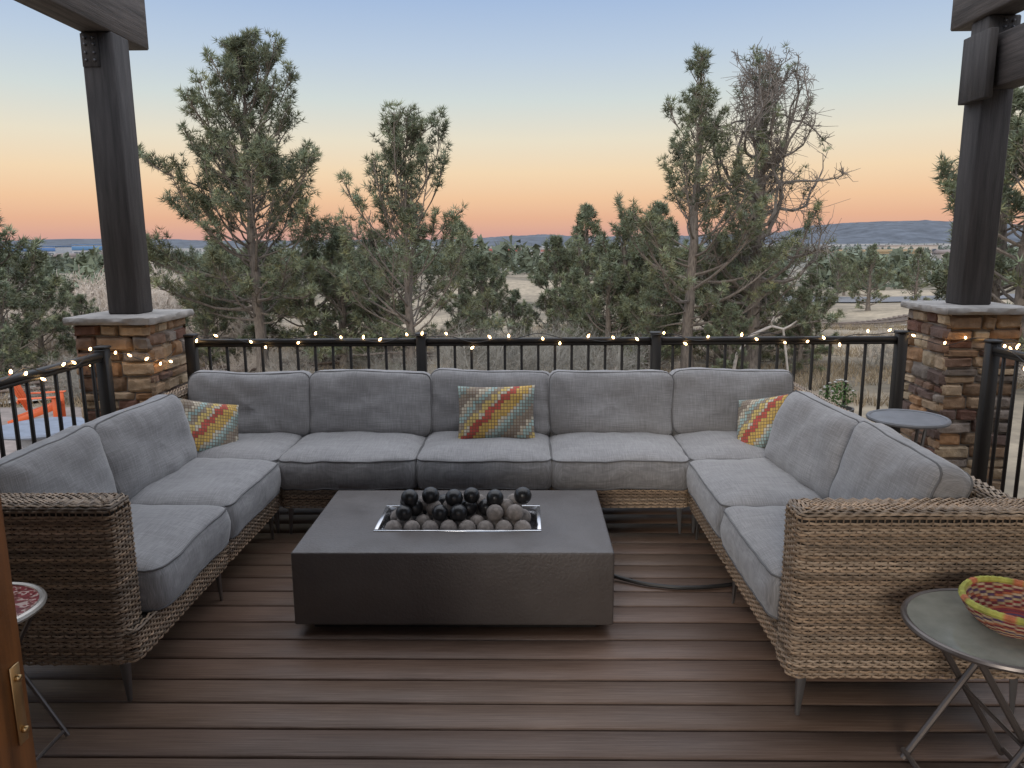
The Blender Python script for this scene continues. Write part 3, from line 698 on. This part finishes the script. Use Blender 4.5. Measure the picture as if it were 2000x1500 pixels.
# ------------------------------------------------------------ trees
def pine(seed,H,R,cb,nl=70,K=18,nlen=.2,nw=.02,dens=1.0,lean=0,dead=None,tr=.17,label='',prof=None,name='pine_tree',skip=.12,up=0,df=(.45,.6)):
    rg=np.random.RandomState(seed);root=thing(name,label,'tree',(0,0,0),'pine trees beyond the deck')
    MT=MB();tp=np.linspace(0,1,12);bx=np.cumsum(rg.normal(0,.05,12))*H*.08;by=np.cumsum(rg.normal(0,.05,12))*H*.08;bx-=bx[0];by-=by[0]
    TP=np.stack([bx+lean*tp*H,by,tp*H],1);TR=tr*(1-tp)**.8+.015
    TR[0]*=1.3;tube(MT,TP,TR,9,0)
    tc=[];td=[];tcol=[]
    pf=prof or [(0,.55),(.2,.95),(.4,1),(.6,.75),(.8,.5),(.93,.3),(1,.08)]
    for k in range(nl):
        f=(k+rg.uniform(0,1))/nl;hh=cb+(1-cb)*f*.99
        az=k*2.399+rg.normal(0,.45);Lm=R*np.interp(f,[p[0] for p in pf],[p[1] for p in pf])*rg.choice([1,1,.6])*rg.uniform(.75,1.2)
        p0=np.array([np.interp(hh,tp,TP[:,a]) for a in range(3)]);el=np.interp(f,[0,.5,1],[-.05,.35,1.05])+rg.normal(0,.16)+up
        isdead=False
        if dead: isdead=rg.random()<np.interp(f,[0,df[0],df[1],1],[.1,.3,dead,dead])
        n=8;dirh=np.array([math.cos(az),math.sin(az),0]);pts=[p0];cur=el;dz=dirh.copy()
        for a in range(n):
            cur+=(.10 if f>.12 else .07)+rg.normal(0,.1 if not isdead else .38);ang=rg.normal(0,.14 if not isdead else .42)
            dz=Rz(ang)@dz;st=Lm/n*(1.15 if isdead else 1);pts.append(pts[-1]+st*(dz*math.cos(cur)+np.array([0,0,math.sin(cur)])))
        pts=np.array(pts);r0=max(.016,tr*.30*(Lm/R)**.8*(1-.5*f))*(1.4 if isdead else 1);rad=np.linspace(r0,.010,n+1)
        tube(MT,pts,rad,5,1 if isdead else 0,cap=False)
        nt_=int(Lm/.13*dens)+2
        for q in range(nt_):
            g=.36+.64*((q+rg.uniform(0,1))/nt_)**.8 if not isdead else rg.uniform(.2,1)
            if g<.55 and rg.random()<.35: continue
            pb=np.array([np.interp(g*n,range(n+1),pts[:,a]) for a in range(3)])
            ax=pts[min(n,int(g*n)+1)]-pts[min(n-1,int(g*n))];ax/=np.linalg.norm(ax)+1e-9
            side=np.cross(ax,[0,0,1]);side/=np.linalg.norm(side)+1e-9
            sd=rg.choice([-1,1]);dd=ax*rg.uniform(.4,1)+side*sd*rg.uniform(.3,1.1)+np.array([0,0,rg.uniform(-.2,.6)]);dd/=np.linalg.norm(dd)
            l=Lm*(1.1-g)*rg.uniform(.22,.45)+.12
            pe=pb+dd*l+np.array([0,0,l*.2]);pm=(pb+pe)/2-np.array([0,0,l*.06])
            tube(MT,[pb,pm,pe],[.011,.008,.005],3,1 if isdead else 0,cap=False)
            if isdead:
                for _ in range(4):
                    e2=pm+rg.normal(0,1,3)*l*.5;tube(MT,[pm,(pm+e2)/2+rg.normal(0,.04,3),e2],[.010,.008,.005],3,1,cap=False)
                if rg.random()<.9: continue
            if rg.random()<skip: continue
            m=1+int(l/.2)
            base=rg.uniform(.6,1.35)
            for w in range(m):
                ff=1-w/m*.6;c=pb+(pe-pb)*ff+rg.normal(0,.03,3);tc.append(c);td.append(dd*(.9 if w==0 else .5)+np.array([0,0,.45])+rg.normal(0,.25,3))
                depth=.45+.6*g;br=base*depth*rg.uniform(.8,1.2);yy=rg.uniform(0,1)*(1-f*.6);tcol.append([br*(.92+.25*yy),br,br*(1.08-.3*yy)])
    MT.obj('trunk',[M_bark,M_dead],root,angle=60,attr=False)
    tc=np.array(tc);td=np.array(td);tcol=np.array(tcol);n=len(tc)
    td/=np.linalg.norm(td,axis=1)[:,None]
    rv=rg.normal(size=(n,K,3));rv/=np.linalg.norm(rv,axis=2)[:,:,None]
    dv=rv+td[:,None]*.8;dv/=np.linalg.norm(dv,axis=2)[:,:,None]
    ln=nlen*rg.uniform(.6,1.1,(n,K,1));sd=np.cross(dv,rg.normal(size=(n,K,3)));sd/=np.linalg.norm(sd,axis=2)[:,:,None]
    c=tc[:,None]+dv*.01
    V=np.stack([c-sd*nw/2+dv*ln*.12,c+sd*nw/2+dv*ln*.12,c+dv*ln],2).reshape(-1,3)
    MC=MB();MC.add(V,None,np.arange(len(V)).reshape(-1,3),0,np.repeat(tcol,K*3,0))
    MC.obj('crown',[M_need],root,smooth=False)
    return root
def place(root,x,y,rz=0,sc=1):
    root.location=(x,y,float(Hf(x,y))-.05);root.rotation_euler=(0,0,rz);root.scale=(sc,)*3
A=pine(1,8.6,3.2,.2,nl=112,nlen=.22,nw=.022,skip=.1,label='tall full ponderosa pine growing beyond the railing',prof=[(0,.9),(.15,1.02),(.35,.98),(.5,.78),(.7,.64),(.88,.58),(.96,.42),(1,.25)]);place(A,-7.65,22)
B=pine(2,5.3,2.8,.14,nl=54,nlen=.21,nw=.022,dens=.8,tr=.13,up=.18,skip=.2,label='shorter open-topped ponderosa pine by the railway',prof=[(0,.9),(.3,1),(.6,.9),(.85,.85),(1,.65)]);place(B,-3.1,20.5,1)
D=pine(3,8.8,2.9,.16,nl=78,nlen=.21,nw=.022,dens=.8,lean=.012,skip=.16,label='tall slender ponderosa pine with sparse pointed top',prof=[(0,.95),(.2,1),(.4,.85),(.6,.58),(.8,.34),(.92,.24),(1,.08)]);place(D,4.7,22,2)
E=pine(21,7.9,2.9,.12,nl=88,nlen=.21,nw=.022,dens=.7,dead=.97,lean=.01,tr=.22,skip=.25,df=(.2,.42),label='half-dead gnarled ponderosa pine with bare upper branches',prof=[(0,.85),(.3,.9),(.5,.95),(.75,1.05),(.9,.75),(1,.35)]);place(E,6.75,23,.6)
F=pine(5,6.0,2.1,.06,nl=54,K=15,nlen=.25,nw=.034,dens=.9,skip=.08,label='bushy green pine standing among brush');place(F,2.55,33)
G=pine(6,5.0,2.1,.04,nl=52,K=15,nlen=.25,nw=.034,dens=.9,skip=.08,label='low spreading green pine in dry grass');place(G,3.5,27,1)
lst=[(F,-7.0,29,.8),(G,-9.3,27,.8),(F,-5.2,27,.75),(F,-2.6,30,.85),(G,-12.4,31,.9),(G,1.9,29,.65),(F,5.6,33,1.0),(G,5.3,29,.95),(F,8.6,30,.8),(G,7.8,26,.75),(G,9.9,27,.6),(G,26.5,60,.95),(F,30.6,61,.75),(G,33,60,.85),(F,36,90,.85),(F,13.4,21,1.25),(G,14.6,20,1.2),(F,15.5,26,1.4),(G,-15.8,22.5,1.0),(G,-14.5,21,.62),(F,-13.4,23,.42),(G,-18,30,.6),(F,-24,50,.7),(G,-30,62,.7),(G,13,55,.7),(F,45,110,.9),(F,16,90,.8),(G,10,100,.9),(F,-3,80,.8),(G,-20,90,.9),(F,-45,110,1),(G,-60,120,1),
(F,-5.9,24.5,.7),(G,-10.1,24,.62),(G,-4.4,24.5,.72),(F,-1.4,25,.6),(G,-7.2,25.8,.8),(G,2.7,25,.72),(F,4.2,25.5,.8),(G,6.2,24.8,.75),(F,7.5,27.5,.75),(G,3.8,23,.6),(G,8.4,23.5,.5),(F,-11.2,28.5,.7),(G,-.4,27,.5),(G,5.6,21,.42),(F,1.3,33,.8),(F,-16.4,25.5,.6),(G,-13.6,19.3,.4),(G,22,75,.8),(F,13.5,47,.6)]
k=0
for r0,x,y,sc in lst:
    k+=1;clone(r0,(x,y,float(Hf(x,y))-.05),k*1.7,(sc*rnd.uniform(.95,1.15),sc*rnd.uniform(.95,1.15),sc))
M=MB();P=np.array([[5.9,20.2,-1.0],[6.2,20.2,-.85],[6.45,20.2,-.74],[6.75,20.2,-.82],[6.95,20.2,-.72],[7.05,20.1,-.6]]);tube(M,P,[.045,.04,.035,.03,.025,.015],7)
tube(M,[[6.45,20.2,-.74],[6.4,20.1,-.6],[6.47,20.1,-.48]],[.024,.016,.01],6);tube(M,[[5.9,20.2,-1.0],[5.6,20.3,-1.5],[5.5,20.4,-2.35]],[.045,.045,.06],7);tube(M,[[6.75,20.2,-.82],[6.85,20.2,-1.4],[7.0,20.2,-2.35]],[.03,.03,.03],7)
tag(M.obj('dead_branch',[M_pale],None,(6,20.3,-2.3)),'bleached dead tree limb arching over the slope','branch')
def shrub(seed,H,W,stems,m,label,r=.02,dec=.62,lv0=3):
    rg=np.random.RandomState(seed);root=thing('bare_shrub',label,'shrub',(0,0,0),'leafless shrubs beyond the deck');M=MB()
    def rec(p,d,l,r,lv):
        n=3;pts=[p]
        for _ in range(n):
            d=d+rg.normal(0,.18,3)+np.array([0,0,.05]);d/=np.linalg.norm(d);pts.append(pts[-1]+d*l/n)
        tube(M,pts,np.linspace(r,r*.6,n+1),3,cap=False)
        if lv==0:return
        for _ in range(rg.randint(3,6)):
            q=pts[rg.randint(1,n+1)];e=d+rg.normal(0,.5,3);e/=np.linalg.norm(e);rec(q,e,l*rg.uniform(.55,.8),r*dec,lv-1)
    for k in range(stems):
        a=rg.uniform(0,6.28);d=np.array([math.cos(a)*W,math.sin(a)*W,1]);d/=np.linalg.norm(d);rec(np.array([math.cos(a)*.1,math.sin(a)*.1,0]),d,H*.42,r,lv0)
    M.obj('branches',[m],root,attr=False);return root
S1=shrub(1,3.9,.85,7,M_shrub,'pale leafless cottonwood-like shrub in the valley',r=.06,dec=.68,lv0=4);S1.location=(-17,36,float(Hf(-17,36)))
S2=shrub(2,2.2,.9,12,M_shrub2,'grey leafless thicket shrub behind the railing',r=.014);S2.location=(.3,19.5,float(Hf(.3,19.5)))
S3=shrub(3,1.3,1.1,14,M_shrub,'low dry tan shrub on the slope',r=.009);S3.location=(-10,20,float(Hf(-10,20)))
for i in range(30):
    y=rnd.uniform(26,46);x=-y*rnd.uniform(.40,.66)
    clone(S1,(x,y,float(Hf(x,y))),rnd.uniform(0,6),rnd.uniform(.75,1.0)*(y+8)/46)
for i in range(16):
    x,y=rnd.uniform(-1.5,3.2),rnd.uniform(18,28);clone(S2,(x,y,float(Hf(x,y))),rnd.uniform(0,6),rnd.uniform(.6,1.1))
for i in range(34):
    x,y=rnd.uniform(-12,14),rnd.uniform(17.5,27);clone(S2,(x,y,float(Hf(x,y))),rnd.uniform(0,6),rnd.uniform(.35,.7))
for i in range(45):
    x,y=rnd.uniform(-14,16),rnd.uniform(17.5,40);clone(S3,(x,y,float(Hf(x,y))),rnd.uniform(0,6),rnd.uniform(.5,1.15))
rg=np.random.RandomState(8);n=26000
gx=rg.uniform(-26,26,n);gy=17+33*rg.uniform(0,1,n)**1.3;pn=np.array([mnoise.noise(Vector((x*.25,y*.25,0))) for x,y in zip(gx,gy)])
kp=pn>-.1;gx,gy=gx[kp],gy[kp];n=len(gx);K=5
c=np.stack([gx,gy,Hf(gx,gy)-.02],1)[:,None]+rg.normal(0,.06,(n,K,3))*[1,1,0]
up=np.array([0,0,1])+rg.normal(0,.45,(n,K,3))*[1,1,.1];hgt=rg.uniform(.12,.38,(n,K,1));sd=rg.normal(size=(n,K,3))*[1,1,0];sd/=np.linalg.norm(sd,axis=2)[:,:,None]
V=np.stack([c-sd*.012,c+sd*.012,c+up*hgt],2).reshape(-1,3);cl=np.repeat(rg.uniform(.5,1.15,(n,1))*np.array([[1,.95,.85]]),K*3,0)
M=MB();M.add(V,None,np.arange(len(V)).reshape(-1,3),0,cl);o=M.obj('dry_grass',[mat('dry_grass_blades',(.40,.33,.24),.9,attr=True)],None,(0,0,0),smooth=False);o['kind']='stuff';o['label']='dry tan grass covering the slope'
n=3600;wy=np.exp(rg.uniform(math.log(120),math.log(2100),n));wx=wy*rg.uniform(-.85,.85,n);wn_=np.array([mnoise.noise(Vector((x/wy_*7,math.log(wy_)*5,2))) for x,wy_ in zip(wx,wy)])
kp=(wn_>-.05)|((wn_>-.3)&(wy>600));kp&=~((np.abs(wx/wy-.0)<.09)&(wy<520)&(wy>330));wx,wy=wx[kp],wy[kp];n=len(wx);K=60
hh=rg.uniform(2.2,5.8,n);zf=rg.uniform(0,1,(n,K));ra=(1-zf)**.6*.5*hh[:,None]*rg.uniform(.4,1.1,(n,K));an=rg.uniform(0,6.28,(n,K))
c=np.stack([wx[:,None]+ra*np.cos(an),wy[:,None]+ra*np.sin(an),Hf(wx,wy)[:,None]+.05*hh[:,None]+zf*hh[:,None]],-1)
sz=hh[:,None,None,None]*.13
V=(c[:,:,None]+rg.normal(0,1,(n,K,3,3))*sz).reshape(-1,3)
hz=np.clip(np.log(wy/120)/2.6,0,1)[:,None];cc=(1-hz)*np.array([[1,1.05,.8]])*rg.uniform(.7,1.2,(n,1))+hz*np.array([[.95,1.0,1.08]])*rg.uniform(.8,1.4,(n,1))  # distance haze mixed into the tree colours, stronger farther off
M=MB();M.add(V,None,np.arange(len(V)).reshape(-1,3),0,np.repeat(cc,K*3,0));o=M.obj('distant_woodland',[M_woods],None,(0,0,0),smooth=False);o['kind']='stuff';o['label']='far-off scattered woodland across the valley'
# ------------------------------------------------------------ far buildings
def bld(x,y,w,d,h,wc,rc,label,strip_c=None,pitched=False,nwin=6):
    g=float(Hf(x,y))-.5;root=thing('building',label,'building',(x,y,g),'far-off buildings in the valley')
    M=MB();box2(M,x-w/2,x+w/2,y-d/2,y+d/2,g,g+h,bev=.05);M.obj('wall',[mat('wall_'+str(int(x)),wc,.85,var=.08,scale=.2)],root,root.location,smooth=False)
    M=MB()
    if pitched:
        z=g+h;V=[[x-w/2-.4,y-d/2-.4,z],[x+w/2+.4,y-d/2-.4,z],[x+w/2+.4,y+d/2+.4,z],[x-w/2-.4,y+d/2+.4,z],[x-w/2-.4,y,z+h*.5],[x+w/2+.4,y,z+h*.5]]
        M.add(V,[[0,1,5,4],[2,3,4,5],[0,3,2,1]],[[0,4,3],[1,2,5]])
    else: box2(M,x-w/2-.3,x+w/2+.3,y-d/2-.3,y+d/2+.3,g+h+.01,g+h+.7,bev=.05)
    M.obj('roof',[mat('roof_'+str(int(x)),rc,.8,var=.1,scale=.2)],root,root.location,smooth=False)
    M=MB()
    for k in range(nwin):
        xx=x-w/2+w*(k+.5)/nwin;box2(M,xx-w*.3/nwin,xx+w*.3/nwin,y-d/2-.12,y-d/2-.01,g+h*.25,g+h*.62,bev=.01)
    M.obj('windows',[M_glassd],root,root.location,smooth=False)
    if strip_c:
        M=MB();box2(M,x-w/2,x+w/2,y-d/2-.25,y-d/2-.02,g+h*.72,g+h*.95,bev=.02);M.obj('fascia_band',[mat('band_'+str(int(x)),strip_c,.7,var=.05)],root,root.location,smooth=False)
M_glassd=mat('dark_glazing',(.09,.1,.12),.2)
W_=(.45,.46,.48)
bld(-330,520,42,26,10,W_,(.1,.17,.3),'white warehouse with blue roof in the valley',(.1,.2,.42))
bld(-275,500,26,20,11,(.40,.41,.44),(.12,.2,.34),'pale commercial building with blue trim',(.1,.22,.4),nwin=4)
bld(-370,560,30,20,7,(.45,.43,.4),(.3,.3,.32),'low beige commercial building')
bld(-18,520,30,20,7,(.45,.32,.29),(.40,.34,.32),'long retail building with red fascia band',(.42,.12,.1),nwin=7)
bld(20,530,20,18,6,(.5,.42,.38),(.4,.34,.32),'beige retail building with red fascia',(.4,.14,.12))
bld(-50,500,24,16,5,(.45,.42,.40),(.3,.3,.33),'low pale commercial building',nwin=5)
bld(6,500,14,12,4.5,(.5,.46,.42),(.34,.3,.3),'small pale shop building',nwin=3)
bld(300,620,40,18,6,(.5,.44,.38),(.35,.3,.28),'long tan commercial building',nwin=7)
bld(-200,640,34,18,6,(.5,.48,.45),(.35,.34,.36),'low white commercial building')
for i,(x,y) in enumerate([(120,420),(150,440),(-150,430),(-120,450),(215,400),(-230,430),(80,480),(185,520),(238,430),(-262,440),(-190,400)]):
    bld(x,y,12,9,4,(.42,.38,.34),(.24,.2,.19),'distant gabled house among trees',None,True,3)
br=thing('bridge','low tan concrete highway bridge on piers','bridge',(168,400,-10))
M=MB();box2(M,145,198,396,404,-6.2,-4.6,bev=.05);box2(M,145,198,395.6,395.9,-5.2,-3.9,bev=.02);M.obj('bridge_deck',[mat('tan_concrete',(.45,.34,.21),.85)],br,br.location,smooth=False)
for x in(150,163,176,190):
    M=MB();box2(M,x-.8,x+.8,397,403,-12,-6.21,bev=.05);M.obj('pier',[mat('pier_concrete',(.4,.33,.26),.85)],br,br.location,smooth=False)
# lower patio things
P,_,_=rrect(9,6,1.2,60)
V=[[p[0]-9.8,p[1]+14.0,-2.17] for p in P];V.append([-9.8,14,-2.17]);M=MB();M.add(V,None,[[k,(k+1)%60,60] for k in range(60)]);o=M.obj('patio',[mat('flagstone_patio',(.26,.22,.2),.85,0,.3,3)],None,(0,0,0),smooth=False);o['kind']='structure'
M_or=mat('orange_paint',s(215,100,52),.5,0,.08)
def adir(x,y,rz,label):
    root=thing('adirondack_chair',label,'chair',(x,y,-2.165),'orange adirondack chairs')
    root.rotation_euler=(0,0,rz)
    M=MB()
    for k in range(6):box(M,(0,-.22+k*.085,.36-k*.022),(.52,.075,.02),.004,Rx(-.25))
    M.obj('seat',[M_or],root,smooth=False)
    M=MB()
    for k in range(5):
        a=(k-2)*.09;hgt=.82-.05*abs(k-2)
        box(M,((k-2)*.105*1.0,.30+.13,.26+hgt/2),(.088,.02,hgt),.004,Rx(-.38)@Ry(a*.8))
    box(M,(0,.42,.48),(.56,.025,.07),.004,Rx(-.38));M.obj('backrest',[M_or],root,smooth=False)
    for sg in(-1,1):
        M=MB();box(M,(sg*.33,.03,.56),(.13,.74,.022),.01);M.obj('armrest',[M_or],root,smooth=False)
        M=MB();box(M,(sg*.285,-.25,.275),(.03,.1,.55),.004);M.obj('leg',[M_or],root,smooth=False)
        M=MB();box(M,(sg*.265,.18,.2),(.028,.95,.12),.004,Rx(-.33));M.obj('leg',[M_or],root,smooth=False)
adir(-10.1,15.6,1.9,'bright orange slatted adirondack chair on lower patio');adir(-8.9,15.9,-1.9,'bright orange adirondack chair facing the other chair')
ftb=thing('patio_table','round pale blue-grey patio table on lower patio','table',(-8.0,12.2,-2.17))
M=MB();lathe(M,[(.001,.66),(.7,.66),(.72,.69),(.7,.72),(.001,.72)],(-8.0,12.2,-2.17),40);M.obj('table_top',[mat('pale_blue_stone',(.2,.23,.29),.5)],ftb,ftb.location,angle=30)
M=MB();lathe(M,[(.4,0),(.36,.1),(.3,.4),(.4,.659)],(-8.0,12.2,-2.17),24);M.obj('pedestal',[mat('pedestal',(.3,.32,.36),.7)],ftb,ftb.location)
# ------------------------------------------------------------ world, sun, camera
w=bpy.data.worlds.new("World");bpy.context.scene.world=w;w.use_nodes=True;t=w.node_tree;bg=t.nodes['Background']
tc=N(t,'ShaderNodeTexCoord');sp=N(t,'ShaderNodeSeparateXYZ');t.links.new(tc.outputs['Generated'],sp.inputs[0])
mx=N(t,'ShaderNodeMath',operation='MAXIMUM');mx.inputs[1].default_value=0;t.links.new(sp.outputs[2],mx.inputs[0])
pw=N(t,'ShaderNodeMath',operation='POWER');pw.inputs[1].default_value=.5;t.links.new(mx.outputs[0],pw.inputs[0])
r=ramp(t,pw.outputs[0],[(0,s(198,158,158)),(.10,s(216,166,150)),(.17,s(231,180,148)),(.23,s(241,199,160)),(.29,s(243,216,180)),(.35,s(233,224,202)),(.41,s(210,219,217)),(.47,s(188,205,224)),(.53,s(164,188,222)),(.75,(.68,.73,.83)),(1,(.84,.86,.92))])
t.links.new(r.outputs[0],bg.inputs[0])
m1=N(t,'ShaderNodeMath',operation='SUBTRACT',use_clamp=True);m1.inputs[1].default_value=.32;t.links.new(sp.outputs[2],m1.inputs[0])
m2=N(t,'ShaderNodeMath',operation='MULTIPLY_ADD');m2.inputs[1].default_value=1.8;m2.inputs[2].default_value=1.0;t.links.new(m1.outputs[0],m2.inputs[0]);t.links.new(m2.outputs[0],bg.inputs[1])
sl=bpy.data.lights.new('sun','SUN');sl.energy=1.0;sl.angle=d_(14);sl.color=(1,.91,.8);so=bpy.data.objects.new('sun',sl);C.objects.link(so)
so.rotation_euler=(d_(90-17),0,d_(-14))
cam=bpy.data.cameras.new('camera');cam.sensor_width=36;cam.lens=27;cam.clip_start=.02;cam.clip_end=20000
co=bpy.data.objects.new('camera',cam);C.objects.link(co)
R=Matrix.Rotation(d_(1.07),4,'Z')@Matrix.Rotation(d_(90-10.54),4,'X')@Matrix.Rotation(d_(-.4),4,'Z')
R.translation=Vector((0,0,1.5));co.matrix_world=R
bpy.context.scene.camera=co
sc=bpy.context.scene;sc.view_settings.view_transform='Standard';sc.view_settings.look='None';sc.view_settings.exposure=0
